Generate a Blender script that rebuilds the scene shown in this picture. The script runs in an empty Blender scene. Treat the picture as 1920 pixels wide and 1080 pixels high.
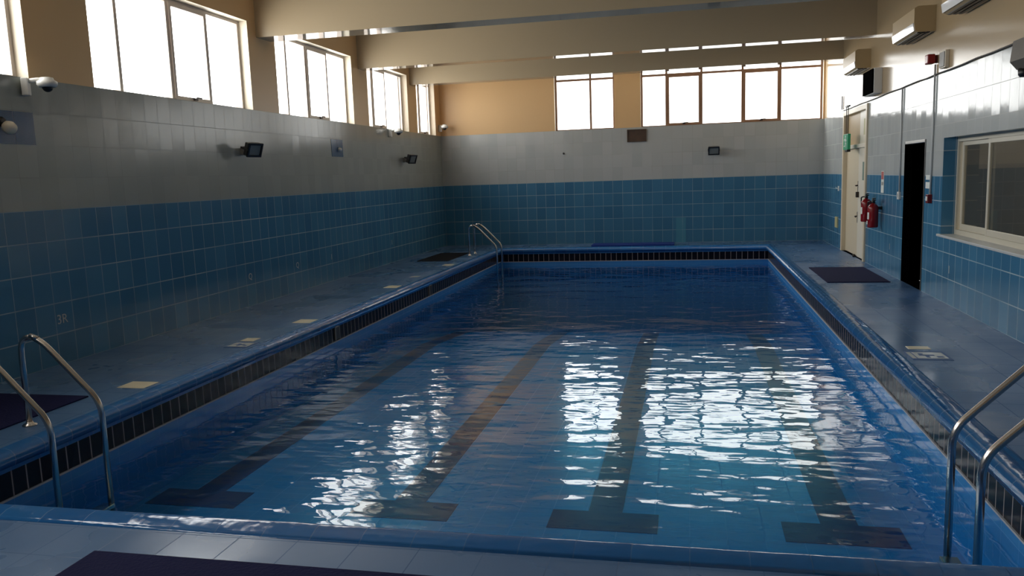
import bpy, bmesh, math, random
from mathutils import Vector, Matrix
random.seed(4)
S = bpy.context.scene
COL = S.collection
PI = math.pi

# ------------------------------------------------------------------ place dimensions (metres)
XL, XR, YB, YF = -5.977, 2.981, 19.56, -3.2      # side walls, back wall, front wall (behind the camera)
ZT, ZBLUE, ZC = 2.72, 1.5, 4.75                  # top of white tiles, top of blue tiles, ceiling
PX0, PX1, PY0, PY1 = -4.316, 1.694, 3.45, 18.4   # pool
ZW, ZP, ZD = -0.38, -0.82, -1.75                            # water level, pool floor
BLK0, BLK1 = -0.292, -0.09                       # black tile band

# ------------------------------------------------------------------ node helpers
def mat(name):
    m = bpy.data.materials.new(name); m.use_nodes = True
    nt = m.node_tree; nt.nodes.clear()
    out = nt.nodes.new('ShaderNodeOutputMaterial')
    return m, nt, out

def N(nt, kind, **kw):
    n = nt.nodes.new(kind)
    for k, v in kw.items():
        if k.startswith('i_'):
            n.inputs[k[2:].replace('_', ' ')].default_value = v
        else:
            setattr(n, k, v)
    return n

def math_(nt, op, a, b=None):
    n = nt.nodes.new('ShaderNodeMath'); n.operation = op
    for i, v in enumerate((a, b)):
        if v is None: continue
        if isinstance(v, (int, float)): n.inputs[i].default_value = v
        else: nt.links.new(v, n.inputs[i])
    return n.outputs[0]

def rgba(c): return (c[0], c[1], c[2], 1.0)

def plain(name, col, rough=0.5, metal=0.0, bump=0.0, bscale=30.0, spec=0.5, var=0.0, coat=0.0):
    m, nt, out = mat(name)
    b = N(nt, 'ShaderNodeBsdfPrincipled')
    b.inputs['Base Color'].default_value = rgba(col)
    b.inputs['Roughness'].default_value = rough
    b.inputs['Metallic'].default_value = metal
    b.inputs['Specular IOR Level'].default_value = spec
    b.inputs['Coat Weight'].default_value = coat
    if bump or var:
        g = N(nt, 'ShaderNodeNewGeometry')
        no = N(nt, 'ShaderNodeTexNoise'); no.inputs['Scale'].default_value = bscale; no.inputs['Detail'].default_value = 4
        nt.links.new(g.outputs['Position'], no.inputs['Vector'])
        if bump:
            bp = N(nt, 'ShaderNodeBump'); bp.inputs['Strength'].default_value = bump; bp.inputs['Distance'].default_value = 0.01
            nt.links.new(no.outputs['Fac'], bp.inputs['Height']); nt.links.new(bp.outputs['Normal'], b.inputs['Normal'])
        if var:
            mx = N(nt, 'ShaderNodeMix', data_type='RGBA', blend_type='MIX')
            mx.inputs[6].default_value = rgba([c * (1 - var) for c in col]); mx.inputs[7].default_value = rgba([min(1, c * (1 + var)) for c in col])
            nt.links.new(no.outputs['Fac'], mx.inputs[0]); nt.links.new(mx.outputs[2], b.inputs['Base Color'])
    nt.links.new(b.outputs[0], out.inputs[0])
    return m

def tiles(name, c1, c2, grout, w, h, gap, rough, ou=0.0, ov=0.0, tilt=0.01, wave=0.0, rough2=None, spec=0.5, hgap=None, gmin=0.25):
    """glazed tiles laid in world metres: U runs along the wall, V up it"""
    m, nt, out = mat(name); L = nt.links
    g = N(nt, 'ShaderNodeNewGeometry')
    sp = N(nt, 'ShaderNodeSeparateXYZ'); L.new(g.outputs['Position'], sp.inputs[0])
    sn = N(nt, 'ShaderNodeSeparateXYZ'); L.new(g.outputs['True Normal'], sn.inputs[0])
    ax = math_(nt, 'GREATER_THAN', math_(nt, 'ABSOLUTE', sn.outputs[0]), 0.5)
    az = math_(nt, 'GREATER_THAN', math_(nt, 'ABSOLUTE', sn.outputs[2]), 0.5)
    def lerp(f, a, b):
        return math_(nt, 'ADD', a, math_(nt, 'MULTIPLY', f, math_(nt, 'SUBTRACT', b, a)))
    U = math_(nt, 'ADD', lerp(ax, sp.outputs[0], sp.outputs[1]), ou)
    V = math_(nt, 'ADD', lerp(az, sp.outputs[2], sp.outputs[1]), ov)
    fu, fv = math_(nt, 'DIVIDE', U, w), math_(nt, 'DIVIDE', V, h)
    iu, iv = math_(nt, 'FLOOR', fu), math_(nt, 'FLOOR', fv)
    def edge(f, size):      # distance to the nearest joint in metres
        fr = math_(nt, 'FRACT', f)
        return math_(nt, 'MULTIPLY', math_(nt, 'MINIMUM', fr, math_(nt, 'SUBTRACT', 1.0, fr)), size)
    isg = math_(nt, 'MAXIMUM', math_(nt, 'LESS_THAN', edge(fu, w), gap / 2), math_(nt, 'LESS_THAN', edge(fv, h), (hgap or gap) / 2))
    cb = N(nt, 'ShaderNodeCombineXYZ'); L.new(iu, cb.inputs[0]); L.new(iv, cb.inputs[1])
    wn = N(nt, 'ShaderNodeTexWhiteNoise', noise_dimensions='3D'); L.new(cb.outputs[0], wn.inputs['Vector'])
    mx = N(nt, 'ShaderNodeMix', data_type='RGBA'); mx.inputs[6].default_value = rgba(c1); mx.inputs[7].default_value = rgba(c2)
    L.new(wn.outputs['Value'], mx.inputs[0])
    # how strongly a joint shows differs from place to place (worn and dirty grout)
    no = N(nt, 'ShaderNodeTexNoise'); no.inputs['Scale'].default_value = 1.3; no.inputs['Detail'].default_value = 3
    L.new(g.outputs['Position'], no.inputs['Vector'])
    gs = N(nt, 'ShaderNodeMapRange'); gs.inputs[1].default_value = 0.38; gs.inputs[2].default_value = 0.6; gs.inputs[3].default_value = gmin; gs.inputs[4].default_value = 1.0
    L.new(no.outputs['Fac'], gs.inputs[0])
    mg = N(nt, 'ShaderNodeMix', data_type='RGBA'); mg.inputs[7].default_value = rgba(grout)
    L.new(mx.outputs[2], mg.inputs[6]); L.new(math_(nt, 'MULTIPLY', isg, gs.outputs[0]), mg.inputs[0])
    b = N(nt, 'ShaderNodeBsdfPrincipled'); b.inputs['Specular IOR Level'].default_value = spec
    L.new(mg.outputs[2], b.inputs['Base Color'])
    if rough2 is not None:
        n2 = N(nt, 'ShaderNodeTexNoise'); n2.inputs['Scale'].default_value = 0.9; n2.inputs['Detail'].default_value = 4
        L.new(g.outputs['Position'], n2.inputs['Vector'])
        mr = N(nt, 'ShaderNodeMapRange'); mr.inputs[1].default_value = 0.35; mr.inputs[2].default_value = 0.65; mr.inputs[3].default_value = rough; mr.inputs[4].default_value = rough2
        L.new(n2.outputs['Fac'], mr.inputs[0]); rr = mr.outputs[0]
    else:
        v = N(nt, 'ShaderNodeValue'); v.outputs[0].default_value = rough; rr = v.outputs[0]
    L.new(math_(nt, 'ADD', rr, math_(nt, 'MULTIPLY', isg, 0.4)), b.inputs['Roughness'])
    # each tile sits at its own slight angle
    vs = N(nt, 'ShaderNodeVectorMath', operation='SUBTRACT'); L.new(wn.outputs['Color'], vs.inputs[0]); vs.inputs[1].default_value = (.5, .5, .5)
    vm = N(nt, 'ShaderNodeVectorMath', operation='SCALE'); L.new(vs.outputs[0], vm.inputs[0]); vm.inputs['Scale'].default_value = tilt * 2
    va = N(nt, 'ShaderNodeVectorMath', operation='ADD'); L.new(g.outputs['Normal'], va.inputs[0]); L.new(vm.outputs[0], va.inputs[1])
    vn = N(nt, 'ShaderNodeVectorMath', operation='NORMALIZE'); L.new(va.outputs[0], vn.inputs[0])
    nrm = vn.outputs[0]
    if wave:
        n3 = N(nt, 'ShaderNodeTexNoise'); n3.inputs['Scale'].default_value = 7; n3.inputs['Detail'].default_value = 2
        L.new(g.outputs['Position'], n3.inputs['Vector'])
        bp = N(nt, 'ShaderNodeBump'); bp.inputs['Strength'].default_value = wave; bp.inputs['Distance'].default_value = 0.01
        L.new(n3.outputs['Fac'], bp.inputs['Height']); L.new(nrm, bp.inputs['Normal']); nrm = bp.outputs['Normal']
    L.new(nrm, b.inputs['Normal'])
    L.new(b.outputs[0], out.inputs[0])
    return m

def clear(name, tint, ior, rough=0.0, bumps=None, film=1.0, absorb=None):
    """thin clear sheet: Fresnel mirror over straight-through light"""
    m, nt, out = mat(name); L = nt.links
    t = N(nt, 'ShaderNodeBsdfTransparent'); t.inputs[0].default_value = rgba(tint)
    gl = N(nt, 'ShaderNodeBsdfGlossy'); gl.inputs['Color'].default_value = (film, film, film, 1); gl.inputs['Roughness'].default_value = rough
    f0 = ((ior - 1) / (ior + 1)) ** 2; prev = None
    g = N(nt, 'ShaderNodeNewGeometry')
    mx = N(nt, 'ShaderNodeMixShader')
    L.new(t.outputs[0], mx.inputs[1]); L.new(gl.outputs[0], mx.inputs[2])
    if bumps:
        for (sc, stretch, dist, det) in bumps:
            mp = N(nt, 'ShaderNodeMapping'); mp.inputs['Scale'].default_value = (sc * stretch[0], sc * stretch[1], sc); mp.inputs['Rotation'].default_value = (0, 0, stretch[2])
            L.new(g.outputs['Position'], mp.inputs[0])
            no = N(nt, 'ShaderNodeTexNoise'); no.inputs['Scale'].default_value = 1; no.inputs['Detail'].default_value = det
            L.new(mp.outputs[0], no.inputs['Vector'])
            bp = N(nt, 'ShaderNodeBump'); bp.inputs['Strength'].default_value = 1; bp.inputs['Distance'].default_value = dist
            L.new(no.outputs['Fac'], bp.inputs['Height'])
            if prev: L.new(prev, bp.inputs['Normal'])
            prev = bp.outputs['Normal']
        L.new(prev, gl.inputs['Normal'])
    dt = N(nt, 'ShaderNodeVectorMath', operation='DOT_PRODUCT')      # Schlick, the same from both sides
    L.new(prev or g.outputs['Normal'], dt.inputs[0]); L.new(g.outputs['Incoming'], dt.inputs[1])
    p5 = math_(nt, 'POWER', math_(nt, 'MAXIMUM', math_(nt, 'SUBTRACT', 1.0, math_(nt, 'ABSOLUTE', dt.outputs['Value'])), 0.0), 5.0)
    L.new(math_(nt, 'ADD', math_(nt, 'MULTIPLY', p5, 1 - f0), f0), mx.inputs[0])
    L.new(mx.outputs[0], out.inputs[0])
    if absorb:      # red is swallowed first, as in any deep water
        va = N(nt, 'ShaderNodeVolumeAbsorption'); va.inputs['Color'].default_value = rgba(absorb); va.inputs['Density'].default_value = 1.0
        L.new(va.outputs[0], out.inputs[1])
    return m

# ------------------------------------------------------------------ materials
BLUE1, BLUE2 = (0.046, 0.165, 0.295), (0.066, 0.212, 0.358)
WHT1, WHT2 = (0.45, 0.48, 0.48), (0.50, 0.525, 0.525)
M = {}
M['blue'] = tiles('blue wall tile', BLUE1, BLUE2, (0.34, 0.44, 0.50), 0.2325, 0.30, 0.007, 0.18, ou=-6.141 + 0.2325 * 40, tilt=0.012, wave=0.05, hgap=0.011, gmin=0.4)
M['white'] = tiles('white wall tile', WHT1, WHT2, (0.34, 0.33, 0.31), 0.2325, 0.305, 0.005, 0.11, ou=-6.141 + 0.2325 * 40, ov=-1.5 + 0.305 * 40, tilt=0.014, wave=0.06)
M['white_shaded'] = tiles('shaded white wall tile', (0.335, 0.36, 0.33), (0.37, 0.39, 0.36), (0.24, 0.25, 0.23), 0.2325, 0.305, 0.005, 0.17, ou=-6.141 + 0.2325 * 40, ov=-1.5 + 0.305 * 40, tilt=0.008, wave=0.04, spec=0.38)  # same tile as the other walls, left wall's dimness put into the colour
M['patch'] = tiles('blue tile with painted reflection', (0.07, 0.24, 0.36), (0.08, 0.27, 0.40), (0.30, 0.40, 0.46), 0.2325, 0.30, 0.007, 0.18, ou=-6.141 + 0.2325 * 40)
M['navy_tile'] = plain('dark blue tile', (0.022, 0.10, 0.22), 0.15)
M['deck'] = tiles('deck tile', (0.080, 0.168, 0.335), (0.094, 0.192, 0.368), (0.065, 0.13, 0.26), 0.30, 0.30, 0.006, 0.18, tilt=0.006, wave=0.08, rough2=0.40, spec=0.35)
M['pool'] = tiles('pool tile', (0.042, 0.235, 0.58), (0.045, 0.243, 0.595), (0.052, 0.255, 0.58), 0.25, 0.125, 0.005, 0.25, tilt=0.004)
M['black'] = tiles('black band tile', (0.005, 0.006, 0.012), (0.009, 0.009, 0.016), (0.30, 0.27, 0.28), 0.1195, 0.30, 0.011, 0.22, ou=0.05, ov=0.30, tilt=0.006, spec=0.18, gmin=0.7)
M['coping'] = tiles('coping tile', (0.020, 0.13, 0.37), (0.028, 0.16, 0.42), (0.03, 0.12, 0.28), 0.25, 0.25, 0.005, 0.12, tilt=0.02, wave=0.7)
M['lane'] = plain('dark lane tile', (0.010, 0.018, 0.14), 0.3)
M['grout'] = plain('pale grout', (0.42, 0.44, 0.48), 0.6)
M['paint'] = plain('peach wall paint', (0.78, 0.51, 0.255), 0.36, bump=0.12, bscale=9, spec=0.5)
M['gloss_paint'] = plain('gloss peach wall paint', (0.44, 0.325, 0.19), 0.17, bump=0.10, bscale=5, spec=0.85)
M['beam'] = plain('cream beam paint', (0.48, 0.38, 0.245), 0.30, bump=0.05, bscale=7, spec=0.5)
M['beam_soffit'] = plain('shaded gloss beam paint', (0.20, 0.18, 0.14), 0.07, bump=0.05, bscale=4, spec=0.5)  # darker copy of the beam paint, underside shade put into the colour
M['ceil'] = plain('ceiling paint', (0.55, 0.48, 0.38), 0.6)
M['outer'] = plain('outer render', (0.6, 0.55, 0.48), 0.8)
M['alu'] = plain('bronze aluminium frame', (0.30, 0.17, 0.105), 0.35)
M['pale_alu'] = plain('pale aluminium frame', (0.60, 0.52, 0.46), 0.4)
M['reveal'] = plain('cream reveal paint', (0.78, 0.70, 0.56), 0.5)
M['white_alu'] = plain('white aluminium frame', (0.60, 0.56, 0.46), 0.35)
M['steel'] = plain('brushed stainless steel', (0.62, 0.58, 0.55), 0.22, metal=1.0)
M['glass'] = clear('window glass', (0.97, 0.98, 0.98), 1.25)
M['office_glass'] = clear('dusty glass', (0.62, 0.62, 0.60), 1.45)
M['water'] = clear('pool water', (0.88, 0.96, 1.0), 1.333,
                   bumps=[(1.5, (0.7, 1.25, 0.25), 0.018, 0.0), (4.2, (0.65, 1.25, -0.2), 0.0115, 0.6), (10.0, (0.6, 1.2, 0.1), 0.0030, 1.0)], absorb=(0.40, 0.86, 0.91))
M['mat_navy'] = plain('dark navy rubber matting', (0.008, 0.010, 0.060), 0.9, bump=0.6, bscale=60, spec=0.2)
M['mat_black'] = plain('black rubber matting', (0.006, 0.006, 0.009), 0.9, bump=0.6, bscale=60, spec=0.2)
M['mat_blue'] = plain('blue rubber matting', (0.012, 0.04, 0.24), 0.85, bump=0.6, bscale=60, spec=0.3)
M['cream_tile'] = plain('cream inlay tile', (0.86, 0.77, 0.55), 0.3, var=0.1, bscale=14)
M['white_tile'] = plain('white inlay tile', (0.62, 0.64, 0.62), 0.25)
M['cream_door'] = plain('cream painted door', (0.72, 0.62, 0.45), 0.38, bump=0.04, bscale=6)
M['cream_leaf'] = plain('off white painted door', (0.80, 0.74, 0.62), 0.36, bump=0.04, bscale=6)
M['dark_metal'] = plain('dark bronze hardware', (0.05, 0.04, 0.035), 0.35, metal=0.6)
M['painted_dark'] = plain('painted passage darkness', (0.002, 0.002, 0.002), 1.0, spec=0.0)  # darkness beyond the doorway put into a near-black colour
M['grille'] = plain('black speaker cloth', (0.004, 0.004, 0.004), 1.0, spec=0.0)
M['blk'] = plain('black plastic', (0.008, 0.008, 0.009), 0.4)
M['dgrey'] = plain('dark grey plastic', (0.06, 0.06, 0.06), 0.5)
M['grey'] = plain('grey plastic', (0.30, 0.29, 0.27), 0.5)
M['taupe'] = plain('grey brown casing', (0.11, 0.095, 0.075), 0.5)
M['wht'] = plain('white plastic', (0.75, 0.74, 0.70), 0.35)
M['beige'] = plain('aged beige plastic', (0.46, 0.33, 0.17), 0.4)
M['ac_glint'] = plain('painted window glint', (0.85, 0.85, 0.85), 0.12, coat=0.6)  # white stands for the windows reflected in the casing's lower edge
M['red'] = plain('red enamel', (0.24, 0.007, 0.010), 0.25)
M['dred'] = plain('dark red plastic', (0.16, 0.006, 0.008), 0.3)
M['green'] = plain('green sign face', (0.02, 0.36, 0.17), 0.35)
M['sign_white'] = plain('sign white', (0.80, 0.84, 0.80), 0.4)
M['sign_blue'] = plain('sign blue', (0.03, 0.10, 0.28), 0.4)
M['sign_red'] = plain('sign red', (0.50, 0.12, 0.10), 0.4)
M['sage'] = plain('sage sticker', (0.16, 0.24, 0.20), 0.5)
M['yellow_paper'] = plain('yellowed notice', (0.50, 0.47, 0.24), 0.6)
M['conduit'] = plain('pale grey conduit', (0.52, 0.54, 0.54), 0.4)
M['cable'] = plain('dusty dark cable', (0.05, 0.045, 0.04), 0.6)
M['vent'] = plain('brown vent board', (0.075, 0.045, 0.03), 0.6, var=0.4, bscale=8)
M['lamp_glass'] = plain('floodlight glass', (0.20, 0.22, 0.21), 0.08)
M['office_wall'] = plain('office wall', (0.40, 0.36, 0.29), 0.8)
M['office_low'] = plain('office lower wall', (0.25, 0.24, 0.21), 0.8)

# ------------------------------------------------------------------ mesh builder
class MB:
    def __init__(self): self.bm = bmesh.new(); self.mats = []; self.sm = False
    def mi(self, m):
        if m not in self.mats: self.mats.append(m)
        return self.mats.index(m)
    def face(self, pts, m, smooth=False):
        f = self.bm.faces.new([self.bm.verts.new(p) for p in pts]); f.material_index = self.mi(m); f.smooth = smooth
        return f
    def box(self, x0, x1, y0, y1, z0, z1, m, bev=0.0, seg=2, T=None):
        x0, x1 = sorted((x0, x1)); y0, y1 = sorted((y0, y1)); z0, z1 = sorted((z0, z1))
        r = bmesh.ops.create_cube(self.bm, size=1.0); vs = r['verts']
        for v in vs:
            v.co = Vector(((x0 + x1) / 2 + v.co.x * (x1 - x0), (y0 + y1) / 2 + v.co.y * (y1 - y0), (z0 + z1) / 2 + v.co.z * (z1 - z0)))
        fs = {f for v in vs for f in v.link_faces}
        if bev:
            es = list({e for f in fs for e in f.edges})
            bv = bmesh.ops.bevel(self.bm, geom=es, offset=bev, segments=seg, profile=0.5, affect='EDGES')
            vs = list({v for v in bv['verts']} | {v for v in vs if v.is_valid}); fs = {f for v in vs for f in v.link_faces}
        k = self.mi(m)
        for f in fs: f.material_index = k
        if T is not None:
            for v in {v for f in fs for v in f.verts}: v.co = T @ v.co
        return self
    def tube(self, pts, r, m, n=12, cap=True, closed=False):
        pts = [Vector(p) for p in pts]; k = self.mi(m); rings = []
        up = Vector((0.13, 0.31, 0.94)); a = None
        for i, p in enumerate(pts):
            t = (pts[min(i + 1, len(pts) - 1)] - pts[max(i - 1, 0)]).normalized()
            if a is None:
                a = t.cross(up).normalized()
            else:
                a = (a - t * a.dot(t)).normalized()
            b = t.cross(a)
            rr = r[i] if isinstance(r, (list, tuple)) else r
            rings.append([self.bm.verts.new(p + rr * (math.cos(2 * PI * j / n) * a + math.sin(2 * PI * j / n) * b)) for j in range(n)])
        for A, B in zip(rings, rings[1:]):
            for j in range(n):
                f = self.bm.faces.new((A[j], A[(j + 1) % n], B[(j + 1) % n], B[j])); f.material_index = k; f.smooth = True
        if cap:
            for R_ in (rings[0][::-1], rings[-1]):
                f = self.bm.faces.new(R_); f.material_index = k
        return self
    def lathe(self, prof, m, c=(0, 0, 0), n=24, T=None):
        k = self.mi(m); rings = []
        for (r, z) in prof:
            ring = []
            for j in range(n):
                p = Vector((r * math.cos(2 * PI * j / n), r * math.sin(2 * PI * j / n), z))
                if T is not None: p = T @ p
                ring.append(self.bm.verts.new(p + Vector(c)))
            rings.append(ring)
        for A, B in zip(rings, rings[1:]):
            for j in range(n):
                f = self.bm.faces.new((A[j], A[(j + 1) % n], B[(j + 1) % n], B[j])); f.material_index = k; f.smooth = True
        for R_ in (rings[0][::-1], rings[-1]):
            f = self.bm.faces.new(R_); f.material_index = k
        return self
    def prism(self, poly, m, y0, y1, axis='y', smooth=False):
        """poly in the two other axes, extruded along axis"""
        def P(u, v, w):
            return {'y': (u, w, v), 'x': (w, u, v), 'z': (u, v, w)}[axis]
        k = self.mi(m)
        A = [self.bm.verts.new(P(u, v, y0)) for u, v in poly]; B = [self.bm.verts.new(P(u, v, y1)) for u, v in poly]
        n = len(poly); fs = [self.bm.faces.new(A), self.bm.faces.new(B[::-1])]
        for i in range(n):
            f = self.bm.faces.new((A[i], B[i], B[(i + 1) % n], A[(i + 1) % n])); f.smooth = smooth; fs.append(f)
        for f in fs: f.material_index = k
        return self
    def build(self, name, parent=None, loc=None, **props):
        bmesh.ops.recalc_face_normals(self.bm, faces=self.bm.faces[:])
        me = bpy.data.meshes.new(name); self.bm.to_mesh(me); self.bm.free()
        for m in self.mats: me.materials.append(M[m])
        o = bpy.data.objects.new(name, me); COL.objects.link(o)
        if parent is not None: o.parent = parent
        if loc is not None: o.location = loc
        for k, v in props.items(): o[k] = v
        return o

def thing(name, label, cat, loc, rotz=0.0, group=None):
    o = bpy.data.objects.new(name, None); COL.objects.link(o); o.empty_display_size = 0.1
    o.location = loc; o.rotation_euler = (0, 0, rotz); o['label'] = label; o['category'] = cat
    if group: o['group'] = group
    return o

def struct_root(name, loc):
    o = bpy.data.objects.new(name, None); COL.objects.link(o); o.empty_display_size = 0.1
    o.location = loc; o['kind'] = 'structure'
    return o

def copy_tree(o, parent=None):
    c = o.copy(); COL.objects.link(c)
    if parent is not None: c.parent = parent
    for ch in list(o.children): copy_tree(ch, c)
    return c

def tag(o, label, cat, group=None):
    o['label'] = label; o['category'] = cat
    if group: o['group'] = group
    return o

def text_mesh(name, body, size, m, depth, T, parent=None):
    cu = bpy.data.curves.new(name, 'FONT'); cu.body = body; cu.size = size; cu.extrude = depth; cu.align_x = 'CENTER'; cu.align_y = 'CENTER'
    tmp = bpy.data.objects.new('tmp', cu); COL.objects.link(tmp)
    dg = bpy.context.evaluated_depsgraph_get()
    me = bpy.data.meshes.new_from_object(tmp.evaluated_get(dg)); me.name = name
    bpy.data.objects.remove(tmp); bpy.data.curves.remove(cu)
    me.materials.clear(); me.materials.append(M[m]); me.transform(T)
    o = bpy.data.objects.new(name, me); COL.objects.link(o)
    if parent is not None: o.parent = parent
    return o

# ------------------------------------------------------------------ walls with openings
def wall(name, axis, w0, w1, u0, u1, bands, openings, z0=-0.1, z1=ZC):
    """axis 'x': wall spans y at x in [w0,w1] (w0 = room face). bands: [(z_top, material)]"""
    us = sorted({u0, u1} | {a for o in openings for a in o[:2]}); zs = sorted({z0, z1} | {b[0] for b in bands if z0 < b[0] < z1} | {a for o in openings for a in o[2:4]})
    nu, nz = len(us) - 1, len(zs) - 1
    solid = [[True] * nz for _ in range(nu)]
    for i in range(nu):
        for j in range(nz):
            cu, cz = (us[i] + us[i + 1]) / 2, (zs[j] + zs[j + 1]) / 2
            for o in openings:
                if o[0] < cu < o[1] and o[2] < cz < o[3]: solid[i][j] = False
    def P(u, w, z): return (w, u, z) if axis == 'x' else (u, w, z)
    mb = MB()
    for i in range(nu):
        for j in range(nz):
            if not solid[i][j]: continue
            a, b, c, d = us[i], us[i + 1], zs[j], zs[j + 1]; cz = (c + d) / 2
            m = next(mm for zt, mm in bands if cz < zt)
            mb.face([P(a, w0, c), P(b, w0, c), P(b, w0, d), P(a, w0, d)], m)
            mb.face([P(a, w1, c), P(b, w1, c), P(b, w1, d), P(a, w1, d)], 'outer')
            side = 'reveal' if m in ('paint', 'gloss_paint') else m
            for di, dj, e in ((-1, 0, [P(a, w0, c), P(a, w1, c), P(a, w1, d), P(a, w0, d)]), (1, 0, [P(b, w0, c), P(b, w1, c), P(b, w1, d), P(b, w0, d)]),
                              (0, -1, [P(a, w0, c), P(b, w0, c), P(b, w1, c), P(a, w1, c)]), (0, 1, [P(a, w0, d), P(b, w0, d), P(b, w1, d), P(a, w1, d)])):
                ni, nj = i + di, j + dj
                if not (0 <= ni < nu and 0 <= nj < nz) or not solid[ni][nj]: mb.face(e, side)
    bmesh.ops.remove_doubles(mb.bm, verts=mb.bm.verts[:], dist=1e-5)
    return mb.build(name, kind='structure')

WT = 0.24   # wall thickness
LW = [(-0.3, 2.85, ZT, 3.93), (3.45, 6.61, ZT, 3.93), (7.47, 10.62, ZT, 3.93), (11.38, 14.20, ZT, 3.93), (14.92, 17.20, ZT, 3.93), (17.80, 19.15, ZT, 3.93)]
BW = [(-3.12, -1.695, ZT, 4.25), (-1.085, 2.945, ZT, 4.25)]
DOOR = (14.95, 17.14, 0.0, 2.70); DOORWAY = (11.44, 12.47, 0.0, 1.965); OFFICE = (7.3, 10.70, 0.80, 1.95)
wl = wall('wall_left', 'x', XL, XL - WT, YF, YB + WT, [(ZBLUE, 'blue'), (ZT, 'white_shaded'), (9, 'paint')], LW)
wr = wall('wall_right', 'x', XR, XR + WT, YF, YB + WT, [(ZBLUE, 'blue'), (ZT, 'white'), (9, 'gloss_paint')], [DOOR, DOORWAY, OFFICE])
wb = wall('wall_back', 'y', YB, YB + WT, XL - WT, XR + WT, [(ZBLUE, 'blue'), (ZT, 'white'), (9, 'paint')], BW)
wf = wall('wall_front', 'y', YF, YF - WT, XL - WT, XR + WT, [(ZBLUE, 'blue'), (ZT, 'white'), (9, 'paint')], [])
# window reflection painted as paler blue on back wall; navy tiles set into left wall
MB().box(-0.29, -0.06, YB - 0.004, YB + 0.02, 0.0, 0.585, 'patch').build('tile_patch', wb)
def navy(y0, y1, z0, z1):
    mb = MB(); ym = (y0 + y1) / 2
    mb.box(XL - 0.02, XL + 0.004, y0, ym - 0.003, z0, z1, 'navy_tile'); mb.box(XL - 0.02, XL + 0.004, ym + 0.003, y1, z0, z1, 'navy_tile')
    mb.box(XL - 0.02, XL + 0.002, ym - 0.003, ym + 0.003, z0, z1, 'grout')
    mb.build('tile_patch', wl)
navy(6.14, 6.605, 2.11, 2.405); navy(13.13, 13.60, 2.115, 2.41)

mb = MB().box(XL - WT, XR + WT, YF - WT, YB + WT, ZC, ZC + 0.2, 'ceil'); mb.build('ceiling', kind='structure')
# roof beams, deeper than the window heads
for y0, w in ((-0.3, .42), (3.35, .42), (7.10, .42), (10.85, .41), (14.50, .30), (17.40, .32)):
    mb = MB()
    x0, x1, z0, z1 = XL, XR, 3.74, ZC
    mb.face([(x0, y0, z0), (x1, y0, z0), (x1, y0, z1), (x0, y0, z1)], 'beam'); mb.face([(x0, y0 + w, z0), (x1, y0 + w, z0), (x1, y0 + w, z1), (x0, y0 + w, z1)], 'beam')
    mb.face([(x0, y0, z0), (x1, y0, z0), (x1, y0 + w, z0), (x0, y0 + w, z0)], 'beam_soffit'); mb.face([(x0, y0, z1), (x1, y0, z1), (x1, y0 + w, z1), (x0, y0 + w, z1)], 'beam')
    mb.face([(x0, y0, z0), (x0, y0 + w, z0), (x0, y0 + w, z1), (x0, y0, z1)], 'beam'); mb.face([(x1, y0, z0), (x1, y0 + w, z0), (x1, y0 + w, z1), (x1, y0, z1)], 'beam')
    bmesh.ops.remove_doubles(mb.bm, verts=mb.bm.verts[:], dist=1e-5)
    mb.build('ceiling_beam', kind='structure')

# ------------------------------------------------------------------ deck, coping, pool
CD = 0.13
mb = MB()
for a in ((XL - WT, PX0 - CD, YF - WT, YB + WT), (PX1 + CD, XR + WT, YF - WT, YB + WT), (PX0 - CD, PX1 + CD, YF - WT, PY0 - CD), (PX0 - CD, PX1 + CD, PY1 + CD, YB + WT)):
    mb.box(a[0], a[1], a[2], a[3], -0.12, 0.0, 'deck')
mb.build('floor', kind='structure')
prof = [(-0.004, -0.088), (-0.040, -0.080), (-0.052, -0.045), (-0.045, -0.010), (-0.020, 0.016), (0.015, 0.026), (0.06, 0.024), (0.10, 0.012), (CD, 0.001), (CD, -0.12), (-0.004, -0.12)]
mb = MB(); k = mb.mi('coping'); rings = []
for (sx, sy) in ((0, 0), (1, 0), (1, 1), (0, 1)):
    ring = []
    for d, z in prof:
        ring.append(mb.bm.verts.new(((PX1 + d) if sx else (PX0 - d), (PY1 + d) if sy else (PY0 - d), z)))
    rings.append(ring)
for i in range(4):
    A, B = rings[i], rings[(i + 1) % 4]
    for j in range(len(prof)):
        f = mb.bm.faces.new((A[j], B[j], B[(j + 1) % len(prof)], A[(j + 1) % len(prof)])); f.material_index = k; f.smooth = j < 8
mb.build('pool_coping', kind='structure')

mb = MB()
cs = [(PX0, PY0), (PX1, PY0), (PX1, PY1), (PX0, PY1)]
for i in range(4):
    (ax, ay), (bx, by) = cs[i], cs[(i + 1) % 4]
    for z0, z1, m in ((-0.12, BLK1, 'black'), (BLK1, BLK0, 'black'), (BLK0, ZD, 'pool')):
        mb.face([(ax, ay, z0), (bx, by, z0), (bx, by, z1), (ax, ay, z1)], m)
for (ya, za, yb, zb) in ((PY0, ZP, 11.6, ZP), (11.6, ZP, 13.4, ZP - 0.16), (13.4, ZP - 0.16, 17.0, ZD), (17.0, ZD, PY1, ZD)):       # shallow floor, slope, deep end
    mb.face([(PX0, ya, za), (PX1, ya, za), (PX1, yb, zb), (PX0, yb, zb)], 'pool')
shell = mb.build('pool_basin', kind='structure')
mb = MB(); t = 0.012
mb.box(PX0, PX0 + t, PY0, PY1, BLK0 - 0.012, BLK0, 'grout'); mb.box(PX1 - t, PX1, PY0, PY1, BLK0 - 0.012, BLK0, 'grout')
mb.box(PX0 + t, PX1 - t, PY1 - t, PY1, BLK0 - 0.012, BLK0, 'grout'); mb.box(PX0 + t, PX1 - t, PY0, PY0 + t, BLK0 - 0.012, BLK0, 'grout')
mb.build('grout_ledge', shell)
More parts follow.
